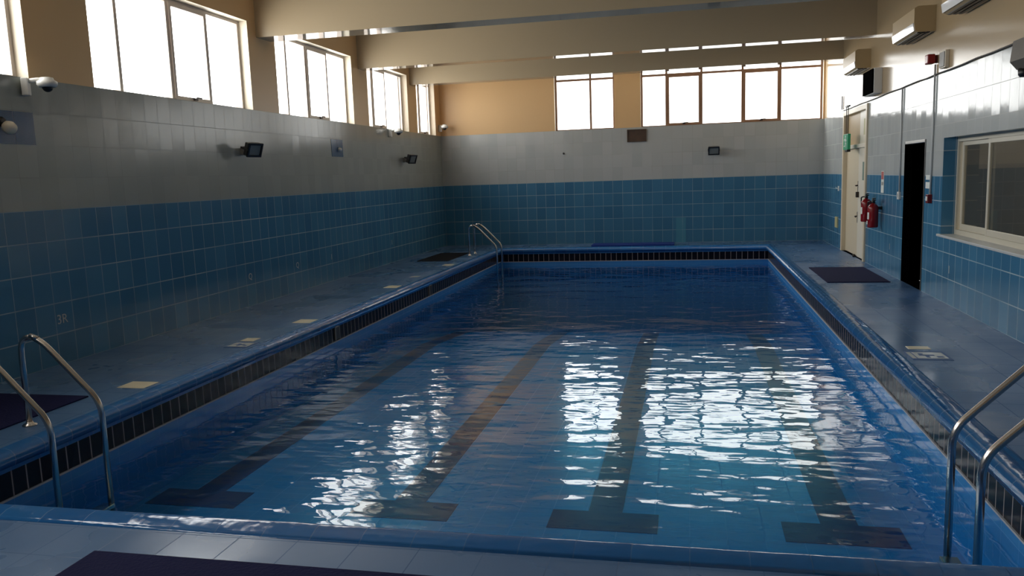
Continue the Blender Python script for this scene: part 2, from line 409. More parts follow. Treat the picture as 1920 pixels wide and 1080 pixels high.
for xc in (-3.86, -2.13, -0.61, 1.02):
    mb = MB(); w = 0.125
    mb.box(xc - w, xc + w, 5.72, 11.6, ZP, ZP + 0.003, 'lane'); mb.box(xc - 0.39, xc + 0.39, 5.40, 5.72, ZP, ZP + 0.003, 'lane')
    for a_, za_, b_, zb_ in ((11.6, ZP, 13.4, ZP - 0.16),):
        for dz in (0.003,):
            mb.face([(xc - w, a_, za_ + dz), (xc + w, a_, za_ + dz), (xc + w, b_, zb_ + dz), (xc - w, b_, zb_ + dz)], 'lane')
    mb.build('lane_line', shell)
mb = MB().box(PX0 - 0.006, PX1 + 0.006, PY0 - 0.006, PY1 + 0.006, ZD - 0.05, ZW, 'water')
w = mb.build('pool_water', kind='stuff'); tag(w, 'rippled blue water filling the tiled swimming pool', 'water')

# ------------------------------------------------------------------ windows
def window(name, axis, w0, o, mulls, sash, depth=0.05, fr='alu', top_bar=None, glass='glass'):
    """o=(u0,u1,z0,z1) opening; w0 = plane of the frame's room side, frame runs outward"""
    u0, u1, z0, z1 = o; s = -1 if axis == 'x' and w0 < 0 else 1
    root = struct_root(name, (0, 0, 0)); fw = 0.045
    def B(mb, a, b, c, d, e, f_, m):      # u,u,z,z,w,w
        if axis == 'x': mb.box(e, f_, a, b, c, d, m)
        else: mb.box(a, b, e, f_, c, d, m)
    mb = MB(); e, f_ = w0, w0 + s * depth
    B(mb, u0, u0 + fw, z0, z1, e, f_, fr); B(mb, u1 - fw, u1, z0, z1, e, f_, fr)
    B(mb, u0 + fw, u1 - fw, z0, z0 + fw * .6, e, f_, fr); B(mb, u0 + fw, u1 - fw, z1 - fw, z1, e, f_, fr)
    for c in mulls: B(mb, c - 0.025, c + 0.025, z0 + fw * .6, z1 - fw, e, f_, fr)
    if top_bar:
        ed = [u0 + fw] + [v for c in mulls for v in (c - 0.025, c + 0.025)] + [u1 - fw]
        for a, b in zip(ed[::2], ed[1::2]): B(mb, a, b, top_bar - 0.025, top_bar + 0.025, e, f_, fr)
    mb.build('window_frame', root)
    mb = MB(); wm = w0 + s * (depth - 0.018)
    B(mb, u0 + 0.01, u1 - 0.01, z0 + 0.01, z1 - 0.01, wm, wm + s * 0.005, glass)
    mb.build('glass_panes', root)
    ed = [u0 + fw - 0.02] + list(mulls) + [u1 - fw + 0.02]
    for i in sash:
        a, b = ed[i] + 0.02, ed[i + 1] - 0.02; zt = (top_bar - 0.02) if top_bar else z1 - fw
        mb = MB(); g = 0.045; e2, f2 = w0 - s * 0.018, w0 + s * 0.02
        B(mb, a, a + g, z0 + 0.02, zt, e2, f2, fr); B(mb, b - g, b, z0 + 0.02, zt, e2, f2, fr)
        B(mb, a + g, b - g, z0 + 0.02, z0 + 0.02 + g, e2, f2, fr); B(mb, a + g, b - g, zt - g, zt, e2, f2, fr)
        sh = mb.build('opening_sash', root)
        mb = MB(); c = (a + b) / 2
        B(mb, c - 0.03, c + 0.03, z0 + 0.03, z0 + 0.06, e2 - s * 0.03, e2, 'dark_metal')
        B(mb, c - 0.01, c + 0.10, z0 + 0.055, z0 + 0.072, e2 - s * 0.045, e2 - s * 0.03, 'dark_metal')
        mb.build('sash_handle', sh, label='dark window handle')
    return root

FX = XL - 0.15
mul = [[.5, 1.3, 2.1], [4.2, 5.0, 5.8], [8.07, 9.0, 9.81], [11.95, 12.62, 13.42], [15.45, 16.18, 17.02], [18.3, 18.95]]
sash = [[2], [2], [2], [2], [1], [1]]
for i, o in enumerate(LW):
    window('window_%d' % (i + 1), 'x', FX + 0.02, o, mul[i], sash[i], depth=0.10, fr='pale_alu')
window('window_7', 'y', YB + 0.12, BW[0], [-2.27], [], top_bar=3.895)
window('window_8', 'y', YB + 0.12, BW[1], [-0.495, 0.30, 1.215, 2.04], [1, 3], top_bar=3.895)

# sliding office window in the right wall
root = struct_root('window_9', (0, 0, 0)); y0, y1, z0, z1 = OFFICE; X = XR + 0.15
mb = MB(); mb.box(X, X + 0.07, y1 - 0.05, y1 - 0.004, z0, z1, 'white_alu'); mb.box(X, X + 0.07, y0, y0 + 0.05, z0, z1, 'white_alu')
mb.box(X, X + 0.07, y0 + 0.05, y1 - 0.05, z0, z0 + 0.06, 'white_alu'); mb.box(X, X + 0.07, y0 + 0.05, y1 - 0.05, z1 - 0.05, z1, 'white_alu')
mb.build('window_frame', root)
def slide(a, b, dx):
    mb = MB(); g = 0.05; za, zb = z0 + 0.06, z1 - 0.05
    mb.box(X + dx, X + dx + 0.028, a, a + g, za, zb, 'white_alu', 0.004); mb.box(X + dx, X + dx + 0.028, b - g, b, za, zb, 'white_alu', 0.004)
    mb.box(X + dx, X + dx + 0.028, a + g, b - g, za, za + 0.07, 'white_alu', 0.004); mb.box(X + dx, X + dx + 0.028, a + g, b - g, zb - g, zb, 'white_alu', 0.004)
    s = mb.build('sliding_sash', root)
    MB().box(X + dx + 0.011, X + dx + 0.016, a + g, b - g, za + 0.07, zb - g, 'office_glass').build('glass_pane', s)
slide(9.62, 10.62, 0.036); slide(8.42, 9.67, 0.004); slide(7.35, 8.47, 0.036)
mb = MB(); mb.box(XR + 0.002, X, y1 - 0.004, y1, z0, z1, 'blue'); mb.build('reveal_tiles', root)
mb = MB(); mb.box(XR - 0.03, X, y0 + 0.0, y1 + 0.06, z0 - 0.025, z0 + 0.004, 'conduit', 0.004); mb.build('window_sill', root)
# the dim office behind it
mb = MB(); a, b = XR + WT, XR + 3.2; c, d = 6.2, 11.2
mb.face([(b, c, 0), (b, d, 0), (b, d, 1.62), (b, c, 1.62)], 'office_low'); mb.face([(b, c, 1.62), (b, d, 1.62), (b, d, 2.7), (b, c, 2.7)], 'office_wall')
for yy in (c, d):
    mb.face([(a, yy, 0), (b, yy, 0), (b, yy, 1.62), (a, yy, 1.62)], 'office_low'); mb.face([(a, yy, 1.62), (b, yy, 1.62), (b, yy, 2.7), (a, yy, 2.7)], 'office_wall')
mb.face([(a, c, 2.7), (b, c, 2.7), (b, d, 2.7), (a, d, 2.7)], 'office_wall'); mb.face([(a, c, -0.01), (b, c, -0.01), (b, d, -0.01), (a, d, -0.01)], 'office_low')
mb.build('office_room', kind='structure')

ol = bpy.data.lights.new('office_ceiling_light', 'AREA'); ol.shape = 'RECTANGLE'; ol.size = 1.2; ol.size_y = 0.3; ol.energy = 40; ol.color = (1, .92, .78)
oo = bpy.data.objects.new('office_ceiling_light', ol); COL.objects.link(oo); oo.location = (XR + 1.8, 9.2, 2.66)
# ------------------------------------------------------------------ doors
root = struct_root('door_1', (0, 0, 0)); y0, y1, z0, z1 = DOOR; ym = 15.78; X = XR + 0.0
mb = MB()
mb.box(X - 0.03, X + 0.12, y0, y0 + 0.10, 0, z1, 'cream_door', 0.006); mb.box(X - 0.03, X + 0.12, y1 - 0.10, y1, 0, z1, 'cream_door', 0.006)
mb.box(X - 0.03, X + 0.12, y0 + 0.10, y1 - 0.10, z1 - 0.09, z1, 'cream_door', 0.006); mb.box(X - 0.02, X + 0.12, y0 + 0.10, y1 - 0.10, 1.97, 2.04, 'cream_leaf', 0.004)
mb.build('door_frame', root)
MB().box(X + 0.05, X + 0.08, ym + 0.01, y1 - 0.10, 2.04, z1 - 0.09, 'beige').build('transom_panel', root)
MB().box(X + 0.03, X + 0.06, y0 + 0.10, ym, 2.04, z1 - 0.09, 'cream_leaf').build('transom_panel', root)
la = MB().box(X + 0.045, X + 0.09, ym + 0.004, y1 - 0.10, 0.012, 1.97, 'cream_door', 0.004).build('door_leaf', root)
lb = MB().box(X + 0.02, X + 0.065, y0 + 0.10, ym, 0.012, 1.97, 'cream_leaf', 0.004).build('door_leaf', root, label='off white narrower leaf nearest the fire extinguishers')
def handle(z, y, leaf, xf):
    mb = MB(); mb.box(xf - 0.012, xf, y - 0.022, y + 0.022, z - 0.10, z + 0.10, 'dark_metal', 0.004)
    mb.tube([(xf - 0.01, y, z + 0.02), (xf - 0.055, y, z + 0.02), (xf - 0.06, y - 0.05, z + 0.02), (xf - 0.06, y - 0.13, z + 0.015)], 0.011, 'dark_metal', 8)
    mb.build('door_handle', leaf, label='dark metal door handle')
handle(1.28, ym + 0.10, la, X + 0.045); handle(0.72, ym + 0.10, la, X + 0.045)
mb = MB(); mb.box(X - 0.03, X + 0.02, ym - 0.10, ym - 0.04, 1.09, 1.19, 'dark_metal', 0.006); mb.build('door_lock', lb)
MB().box(X + 0.016, X + 0.02, 15.28, 15.42, 1.40, 1.72, 'sage').build('door_sticker', lb)
MB().box(X + 0.026, X + 0.03, 15.20, 15.45, 2.19, 2.47, 'yellow_paper').build('door_sticker', root, label='yellowed notice on transom panel')
mb = MB(); mb.lathe([(0.02, 0), (0.028, 0.02), (0.02, 0.05)], 'dark_metal', (X - 0.02, ym + 0.03, 0.0), 12); mb.build('door_stop', root)
MB().box(X + WT, X + WT + 0.02, y0 - 0.1, y1 + 0.1, 0, z1 + 0.1, 'painted_dark').build('door_backing', root)

root = struct_root('door_2', (0, 0, 0)); y0, y1, z0, z1 = DOORWAY
mb = MB(); mb.box(XR - 0.008, XR + 0.09, y1 - 0.03, y1, 0, z1, 'painted_dark', 0.003); mb.box(XR - 0.008, XR + 0.09, y0, y0 + 0.03, 0, z1, 'dgrey', 0.003)  # far jamb blackened too, its shade is in the colour
mb.box(XR - 0.012, XR + 0.09, y0 + 0.03, y1 - 0.03, z1 - 0.035, z1, 'wht', 0.003); mb.build('door_frame', root)
mb = MB(); a, b = XR + 0.09, XR + 2.6; c, d = y0 + 0.0, y1 - 0.0
for pts in ([(a, c, 0), (b, c, 0), (b, c, z1), (a, c, z1)], [(a, d, 0), (b, d, 0), (b, d, z1), (a, d, z1)], [(b, c, 0), (b, d, 0), (b, d, z1), (b, c, z1)],
            [(a, c, z1 - .002), (b, c, z1 - .002), (b, d, z1 - .002), (a, d, z1 - .002)], [(XR, c + .03, .003), (b, c + .03, .003), (b, d - .03, .003), (XR, d - .03, .003)]):
    mb.face(pts, 'painted_dark')
mb.build('dark_passage', root)

# ------------------------------------------------------------------ pool ladders
def round_path(pts, rad, n=7):
    out = [Vector(pts[0])]
    for i in range(1, len(pts) - 1):
        p, a, b = Vector(pts[i]), Vector(pts[i - 1]), Vector(pts[i + 1]); r = rad[i - 1]
        da, db = (a - p).normalized(), (b - p).normalized()
        s, e = p + da * r, p + db * r
        for k in range(n + 1):
            t = k / n; out.append((1 - t) ** 2 * s + 2 * t * (1 - t) * p + t * t * e)
    out.append(Vector(pts[-1])); return out
def make_ladder(label):
    # local: x towards the pool (pool edge at x=0), y along the edge
    t = thing('pool_ladder', label, 'pool ladder', (0, 0, 0), 0, 'steel pool ladders')
    for s in (-1, 1):
        y = s * 0.235
        path = round_path([(-0.345, y, 0.0), (-0.345, y, 0.69), (-0.17, y, 0.63), (0.265, y, 0.19), (0.265, y, ZP + 0.12)], [0.16, 0.09, 0.10])
        MB().tube(path, 0.021, 'steel', 14).build('handrail', t)
        MB().lathe([(0.05, 0.0), (0.05, 0.006), (0.042, 0.014), (0.026, 0.018), (0.024, 0.03)], 'steel', (-0.345, y, 0.0), 20).build('base_flange', t)
    for z in (-0.56, -0.72):
        MB().box(0.215, 0.315, -0.215, 0.215, z - 0.015, z + 0.015, 'steel', 0.006).build('step', t)
    return t
l1 = make_ladder('steel pool ladder in the left foreground beside the dark navy mat'); l1.location = (PX0, 4.565, 0)
l2 = copy_tree(l1); l2.location = (PX0, 17.22, 0); l2['label'] = 'small distant steel pool ladder in the far left pool corner by a black mat'
l3 = copy_tree(l1); l3.location = (PX1, 4.525, 0); l3.rotation_euler = (0, 0, PI); l3['label'] = 'steel pool ladder on the right pool edge, cut off by the picture edge'

# ------------------------------------------------------------------ mats and inlay tiles on the deck
def fmat(x0, x1, y0, y1, m, label, th=0.012):
    o = MB().box(x0 - (x0 + x1) / 2, x1 - (x0 + x1) / 2, y0 - (y0 + y1) / 2, y1 - (y0 + y1) / 2, 0.0, th, m, 0.004).build('floor_mat', loc=((x0 + x1) / 2, (y0 + y1) / 2, 0.0))
    tag(o, label, 'mat', 'rubber mats on the deck')
fmat(-5.72, -4.79, 4.35, 5.55, 'mat_navy', 'dark navy rubber mat on left deck behind the near ladder')
fmat(-5.50, -4.82, 15.9, 17.6, 'mat_black', 'black rubber mat at far left deck end by the distant ladder')
fmat(-2.19, -0.32, 18.56, 19.1, 'mat_blue', 'long blue rubber mat lying along the far end of the pool', 0.05)
fmat(1.95, 2.80, 12.28, 14.13, 'mat_navy', 'dark navy rubber mat on right deck in front of the cream door')
fmat(-2.70, -0.55, 1.9, 3.06, 'mat_navy', 'dark rubber mat on the near deck at the bottom of the picture')

def inlay(x, y, sx, sy, m, label, rot=0.0):
    o = MB().box(-sx / 2, sx / 2, -sy / 2, sy / 2, -0.004, 0.003, m, 0.0015, 1).build('deck_tile', loc=(x, y, 0.0)); o.rotation_euler = (0, 0, rot)
    tag(o, label, 'tile', 'inlay tiles in the deck')
inlay(-4.63, 5.95, 0.26, 0.21, 'cream_tile', 'large cream square tile in left deck just beyond the near ladder')
inlay(-4.68, 7.88, 0.16, 0.17, 'cream_tile', 'small cream tile in left deck touching the blue depth marker')
inlay(-4.59, 9.01, 0.23, 0.24, 'cream_tile', 'cream tile in left deck, next one beyond the blue depth marker')
inlay(-4.60, 12.06, 0.22, 0.26, 'cream_tile', 'cream tile on mid left deck, third of the full size ones')
inlay(-4.66, 13.34, 0.15, 0.16, 'white_tile', 'small white tile on the far part of left deck')
inlay(-4.60, 15.16, 0.20, 0.26, 'cream_tile', 'distant cream tile in left deck just before the black mat')
inlay(2.035, 7.83, 0.19, 0.12, 'cream_tile', 'orange cream tile in right deck above the framed depth marker')

def marker(x, y, label, rot=0.0, s=1.0):
    t = thing('depth_marker', label, 'pool marker', (x, y, 0), rot, 'depth markers in the deck')
    MB().box(-.16 * s, .16 * s, -.17 * s, .17 * s, -.003, .003, 'sign_blue').build('border', t)
    MB().box(-.105 * s, .135 * s, -.12 * s, .12 * s, .0025, .0055, 'white_tile').build('white_plate', t)
    mb = MB(); mb.lathe([(0.022 * s, 0), (0.022 * s, 0.0012)], 'sign_blue', (-.05 * s, .05 * s, .0055), 12)
    mb.box(-.075 * s, .05 * s, -.02 * s, .02 * s, .0055, .0067, 'sign_blue'); mb.box(-.03 * s, .0 * s, -.09 * s, -.02 * s, .0055, .0067, 'sign_blue')
    mb.box(.06 * s, .11 * s, -.085 * s, -.035 * s, .0055, .0067, 'sign_blue')
    mb.build('pictogram', t)
    MB().box(-.15 * s, -.118 * s, -.12 * s, .12 * s, .0028, .0048, 'white_tile').build('white_strip', t)
    return t
marker(-4.62, 7.60, 'blue bordered depth marker set in the left deck', 0.0, 0.8)
marker(2.03, 7.50, 'framed blue and white depth marker set in the right deck', 0.0, 1.0)

# ------------------------------------------------------------------ air conditioners (local: wall at x=0, body towards -x, y along)
def make_ac(L, label):
    t = thing('air_conditioner', label, 'air conditioner', (0, 0, 0), 0, 'wall air conditioners')
    h = L / 2
    MB().prism([(0.004, 0.03), (0.004, 0.31), (-0.21, 0.31), (-0.25, 0.285), (-0.25, 0.115), (-0.235, 0.02), (-0.20, 0.0), (0.004, 0.0)], 'beige', -h, h).build('casing', t)
    MB().prism([(-0.2505, 0.115), (-0.262, 0.108), (-0.247, 0.016), (-0.2355, 0.022)], 'ac_glint', -h + 0.015, h - 0.015).build('front_strip', t, label='lower front edge with window reflection painted white')
    mb = MB()
    for k in range(3):
        x = -0.20 + k * 0.055
        mb.box(x, x + 0.036, -h + 0.04, h - 0.04, -0.012, 0.004, 'blk')
    mb.build('air_louvre', t, label='black air outlet slats')
    return t
a = make_ac(1.1, 'air conditioner cut by the top edge, nearest of the three on right wall'); a.location = (XR, 9.52, 3.27)
b = copy_tree(a); b.location = (XR, 11.75, 3.27); b['label'] = 'middle of the three wall air conditioners, above and before the red sounder'
c = copy_tree(a); c.location = (XR, 15.42, 3.27); c['label'] = 'farthest air conditioner on right wall, just above the black speaker box'

# ------------------------------------------------------------------ right wall fittings
t = thing('wall_speaker', 'black fronted box speaker high on right wall under the farthest air conditioner', 'speaker', (XR, 14.36, 2.975))
MB().box(-0.125, 0.0, -0.36, 0.36, -0.195, 0.195, 'wht', 0.006).build('cabinet', t)
mb = MB().box(-0.152, -0.1255, -0.35, 0.35, -0.185, 0.185, 'grille', 0.004); mb.build('grille', t, label='black front grille')

t = thing('alarm_sounder', 'red fire alarm sounder on top of the conduit on right wall', 'alarm', (XR, 11.12, 2.92))
MB().lathe([(0.05, 0), (0.05, 0.03)], 'dred', (0, 0, 0), 20, Matrix.Rotation(-PI / 2, 4, 'Y')).build('base', t)
MB().box(-0.12, -0.03, -0.07, 0.07, -0.058, 0.058, 'red', 0.015).build('sounder_body', t)
t = thing('junction_box', 'pale beige box on right wall beside the red sounder', 'box', (XR, 10.72, 2.865))
MB().box(-0.045, 0.0, -0.11, 0.11, -0.10, 0.10, 'reveal', 0.006).build('back_box', t)
MB().box(-0.055, -0.0445, -0.095, 0.095, -0.085, 0.085, 'grey', 0.004).build('cover_plate', t)

def conduit(name, pts, r, m, label, cat):
    o = MB().tube(pts, r, m, 10).build(name); tag(o, label, cat)
R0 = XR - 0.0145
conduit('wall_conduit', [(R0, 11.11, 2.855), (R0, 11.11, 2.0), (R0, 11.13, 1.272)], 0.012, 'conduit', 'pale vertical conduit from the red sounder down to the red call point', 'pipe')
conduit('wall_conduit', [(R0, 12.67, 2.72), (R0, 12.67, 2.0), (R0, 12.67, 1.26)], 0.012, 'conduit', 'pale vertical conduit on right wall just left of the black doorway', 'pipe')
conduit('wall_conduit', [(R0, 17.35, 3.02), (R0, 17.35, 2.76)], 0.010, 'cable', 'short dark cable stub high on right wall near the back corner', 'cable')
pts = [(R0, 17.3, ZT + 0.01)]
y = 17.3
while y > 5.0:
    y -= 0.45; pts.append((R0 + random.uniform(-.004, .0), y, ZT + 0.010 + random.uniform(-.006, .006)))
conduit('cable_run', pts, [0.006 + 0.006 * i / len(pts) for i in range(len(pts))], 'cable', 'long sagging dark cable run along the tile top of right wall', 'cable')

t = thing('switch_box', 'small white switch at the lower end of the conduit left of the doorway', 'switch', (XR, 12.67, 1.21))
MB().box(-0.035, 0.0, -0.045, 0.045, -0.055, 0.055, 'wht', 0.006).build('switch_plate', t)
MB().box(-0.044, -0.0345, -0.016, 0.016, -0.026, 0.026, 'conduit', 0.003).build('rocker', t)
t = thing('call_point', 'dark red manual call point on right wall beside the black doorway', 'alarm', (XR, 11.14, 1.215))
MB().box(-0.05, 0.004, -0.05, 0.05, -0.055, 0.055, 'dred', 0.005).build('housing', t)
MB().box(-0.056, -0.0495, -0.03, 0.03, -0.025, 0.03, 'sign_white').build('press_panel', t)
t = thing('wall_notice', 'white two line notice between doorway and conduit above the red call point', 'sign', (XR, 11.26, 1.43))
MB().box(-0.006, 0.0, -0.12, 0.12, 0.02, 0.08, 'sign_white').build('notice_strip', t); MB().box(-0.006, 0.0, -0.12, 0.12, -0.09, -0.01, 'sign_white').build('notice_strip', t)
t = thing('safety_sign', 'narrow red topped white sign above the two fire extinguishers', 'sign', (XR, 13.78, 1.39))
MB().box(-0.005, 0.0, -0.09, 0.09, -0.17, 0.17, 'sign_white').build('sign_board', t)
MB().box(-0.007, -0.005, -0.075, 0.075, 0.04, 0.16, 'sign_red').build('red_panel', t); MB().box(-0.007, -0.005, -0.06, 0.06, -0.05, 0.0, 'grey').build('text_panel', t)

# fire extinguishers
def make_ext(label):
    t = thing('fire_extinguisher', label, 'fire extinguisher', (0, 0, 0), 0, 'red fire extinguishers on the right wall')
    MB().lathe([(0.072, 0.0), (0.08, 0.012), (0.08, 0.30), (0.074, 0.335), (0.05, 0.362), (0.026, 0.372), (0.024, 0.39)], 'red', (0, 0, 0), 24).build('cylinder', t)
    mb = MB(); mb.lathe([(0.026, 0.385), (0.028, 0.40), (0.022, 0.43)], 'blk', (0, 0, 0), 14)
    mb.box(-0.02, 0.02, -0.11, 0.03, 0.425, 0.44, 'blk', 0.004); mb.box(-0.02, 0.02, -0.10, 0.02, 0.452, 0.465, 'blk', 0.004); mb.box(-0.012, 0.012, 0.0, 0.02, 0.43, 0.46, 'blk')
    mb.build('valve', t, label='black valve and handle')
    MB().tube(round_path([(-0.02, 0.02, 0.41), (-0.06, 0.10, 0.40), (-0.05, 0.115, 0.25), (-0.04, 0.10, 0.06)], [0.03, 0.05]), 0.011, 'blk', 8).build('hose', t, label='black rubber hose')
    mb = MB(); n = 8; k = mb.mi('sign_white'); v = []
    for j in range(n + 1):
        a_ = PI * 0.98 + (j / n - .5) * 1.3; v.append([mb.bm.verts.new((0.0812 * math.cos(a_), 0.0812 * math.sin(a_), z)) for z in (0.13, 0.24)])
    for p, q in zip(v, v[1:]):
        f = mb.bm.faces.new((p[0], q[0], q[1], p[1])); f.material_index = k; f.smooth = True
    mb.build('paper_label', t, label='white paper label')
    MB().box(0.06, 0.135, -0.03, 0.03, 0.28, 0.33, 'blk', 0.003).build('wall_bracket', t)
    return t
e = make_ext('red fire extinguisher hung nearer the cream door, darker left one of the pair'); e.location = (XR - 0.13, 14.30, 0.74)
e2 = copy_tree(e); e2.location = (XR - 0.13, 13.78, 0.68); e2['label'] = 'red fire extinguisher with white tag, right one of the pair, lower'
mb = MB(); mb.box(-0.0865, -0.0825, -0.03, 0.03, 0.05, 0.105, 'sign_white'); mb.build('inspection_tag', e2, label='small white inspection tag')

# exit sign on two rods from the head of the cream door
t = thing('exit_sign', 'small green exit sign hanging before the cream door transom', 'sign', (XR - 0.16, 15.95, 2.09), -PI / 2)
MB().box(-0.22, 0.22, -0.025, 0.025, -0.14, 0.14, 'green', 0.006).build('sign_box', t)
for s in (-0.08, 0.08): MB().tube([(s, 0, 0.135), (s, 0, 0.62)], 0.007, 'dgrey', 8).build('hanging_rod', t)
MB().box(-0.10, 0.10, -0.02, 0.02, 0.62, 0.65, 'dgrey').box(0.08, 0.20, -0.015, 0.015, 0.625, 0.645, 'dgrey').build('mounting_bar', t)
MB().box(0.0, 0.20, -0.03, 0.03, -0.18, -0.14, 'blk', 0.004).build('battery_pack', t)
mb = MB(); yy = -0.0255
mb.lathe([(0.018, 0), (0.018, 0.002)], 'sign_white', (0.005, yy, 0.07), 12, Matrix.Rotation(PI / 2, 4, 'X'))
for poly in ([(-.03, .045), (.025, .05), (.03, .01), (-.005, -.005), (-.02, .01)], [(.02, .045), (.065, .02), (.06, .005), (.015, .025)], [(-.03, .045), (-.07, .03), (-.07, .01), (-.055, .012), (-.052, .024), (-.02, .03)],
             [(.0, .0), (.05, -.02), (.04, -.075), (.025, -.075), (.03, -.03), (-.01, -.012)], [(-.01, .0), (-.025, -.045), (-.085, -.05), (-.085, -.065), (-.01, -.06), (.01, -.01)]):
    mb.prism(poly, 'sign_white', yy - 0.002, yy)
mb.bm.transform(Matrix.Diagonal((1.7, 1.0, 1.35, 1.0)))
mb.build('running_figure', t, label='white running figure pictogram')

t = thing('wall_plate', 'beige socket plate low on right wall before the back corner', 'socket', (XR, 17.75, 0.52))
MB().box(-0.02, 0.0, -0.13, 0.13, -0.11, 0.11, 'yellow_paper', 0.005).build('plate', t)
t = thing('wall_hook', 'small white hook on the blue tiles left of the cream door', 'hook', (XR, 17.6, 1.21))
MB().box(-0.012, 0.0, -0.05, 0.05, -0.05, 0.05, 'wht', 0.004).build('hook_plate', t)
MB().tube([(-0.01, 0, 0.01), (-0.05, 0, 0.0), (-0.055, 0, 0.03)], 0.008, 'wht', 8).build('hook_arm', t)

t = thing('wall_lamp', 'grey cased fitting with dark tip cut by the right picture edge', 'lamp', (XR, 8.12, 2.42))
MB().prism([(0.004, 0.30), (-0.17, 0.28), (-0.19, 0.10), (-0.13, 0.03), (0.004, 0.03)], 'taupe', -0.34, 0.06).build('casing', t)
MB().lathe([(0.03, -0.04), (0.045, -0.02), (0.05, 0.035)], 'blk', (-0.10, -0.02, 0.0), 14).build('lower_cap', t)

# ------------------------------------------------------------------ floodlights (local: wall at y=0, facing -y)
def make_flood(label):
    t = thing('floodlight', label, 'floodlight', (0, 0, 0), 0, 'square floodlights on the walls')
    T = Matrix.Translation((0, -0.20, 0.02)) @ Matrix.Rotation(math.radians(20), 4, 'X')
    MB().box(-0.05, 0.05, -0.06, 0.0, -0.05, 0.05, 'grey', 0.006).tube([(0, -0.06, 0.0), (0, -0.10, 0.0)], 0.015, 'grey', 8).build('wall_mount', t)
    mb = MB()
    mb.box(-0.135, -0.128, -0.03, 0.10, -0.012, 0.012, 'dgrey', T=T); mb.box(0.128, 0.135, -0.03, 0.10, -0.012, 0.012, 'dgrey', T=T); mb.box(-0.128, 0.128, 0.092, 0.10, -0.012, 0.012, 'dgrey', T=T)
    mb.build('yoke', t)
    mb = MB(); mb.box(-0.12, 0.12, -0.02, 0.05, -0.09, 0.09, 'dgrey', 0.012, T=T)
    g = 0.026
    for a_ in ((-0.126, -0.126 + g, -0.096, 0.096), (0.126 - g, 0.126, -0.096, 0.096), (-0.126 + g, 0.126 - g, -0.096, -0.096 + g), (-0.126 + g, 0.126 - g, 0.096 - g, 0.096)):
        mb.box(a_[0], a_[1], -0.045, -0.0205, a_[2], a_[3], 'blk', T=T)
    mb.build('lamp_housing', t)
    MB().box(-0.10, 0.10, -0.030, -0.0205, -0.07, 0.07, 'lamp_glass', T=T).build('front_glass', t, label='grey front glass')
    return t
f1 = make_flood('black square floodlight on back wall under the wide window'); f1.location = (0.57, YB, 2.09)
f2 = copy_tree(f1); f2.location = (XL, 10.22, 2.13); f2.rotation_euler = (0, 0, math.radians(74)); f2['label'] = 'large looking black floodlight on left wall, nearer one of the two there'
f3 = copy_tree(f1); f3.location = (XL, 16.72, 2.10); f3.rotation_euler = (0, 0, math.radians(74)); f3['label'] = 'smaller looking floodlight at the far end of left wall'
# keep the turned mounts out of the wall
for f in (f2, f3): f.location.x += 0.02

# ------------------------------------------------------------------ dome cameras (local: wall at x=0, body towards +x)
def make_cam(label):
    t = thing('security_camera', label, 'camera', (0, 0, 0), 0, 'dome cameras')
    MB().box(0.0, 0.06, -0.04, 0.04, -0.11, 0.05, 'wht', 0.008).build('wall_box', t)
    MB().tube(round_path([(0.05, 0, 0.02), (0.16, 0, 0.035), (0.20, 0, 0.02)], [0.04]), 0.022, 'wht', 10).build('arm', t)
    MB().lathe([(0.03, 0.055), (0.055, 0.05), (0.06, 0.03), (0.085, 0.015), (0.088, -0.012), (0.07, -0.036)], 'wht', (0.21, 0.0, 0.0), 24).build('dome_housing', t)
    MB().lathe([(0.046, -0.03), (0.044, -0.048), (0.034, -0.066), (0.018, -0.077), (0.004, -0.08)], 'blk', (0.21, 0.0, 0.0), 24).build('lens_dome', t, label='black lens dome')
    return t
c1 = make_cam('white dome camera on left wall below the nearest window pier'); c1.location = (XL, 6.50, 2.66)
c1.rotation_euler = (0, 0, math.radians(25))
c1.location.x += 0.02
c2 = copy_tree(c1); c2.location = (XL, 15.95, 2.665); c2.rotation_euler = (0, 0, 0); c2['label'] = 'small distant white dome camera under the third window of left wall'
c3 = copy_tree(c1); c3.location = (XL + 0.018, 19.40, 2.93); c3.rotation_euler = (0, 0, math.radians(-35)); c3['label'] = 'tiny dome camera in the far left corner on peach paint'

# lamp on the nearest pair of navy tiles, fitting on the other
t = thing('wall_lamp', 'cream bulb fitting on dark blue tiles at the left picture edge', 'lamp', (XL + 0.004, 6.22, 2.27))
MB().lathe([(0.045, 0), (0.045, 0.02), (0.03, 0.04)], 'blk', (0, 0, 0.03), 16, Matrix.Rotation(PI / 2, 4, 'Y')).build('lamp_base', t)
MB().lathe([(0.02, 0.0), (0.05, 0.03), (0.06, 0.07), (0.045, 0.11), (0.01, 0.125)], 'reveal', (0.03, 0.0, 0.0), 20, Matrix.Rotation(PI * 0.62, 4, 'Y')).build('lamp_bulb', t)
t = thing('wall_fitting', 'white round fitting on the distant dark blue tile patch of left wall', 'fitting', (XL + 0.004, 13.42, 2.24))
MB().lathe([(0.04, 0), (0.04, 0.02), (0.025, 0.05), (0.01, 0.06)], 'wht', (0, 0, 0), 16, Matrix.Rotation(PI / 2, 4, 'Y')).build('cap', t)

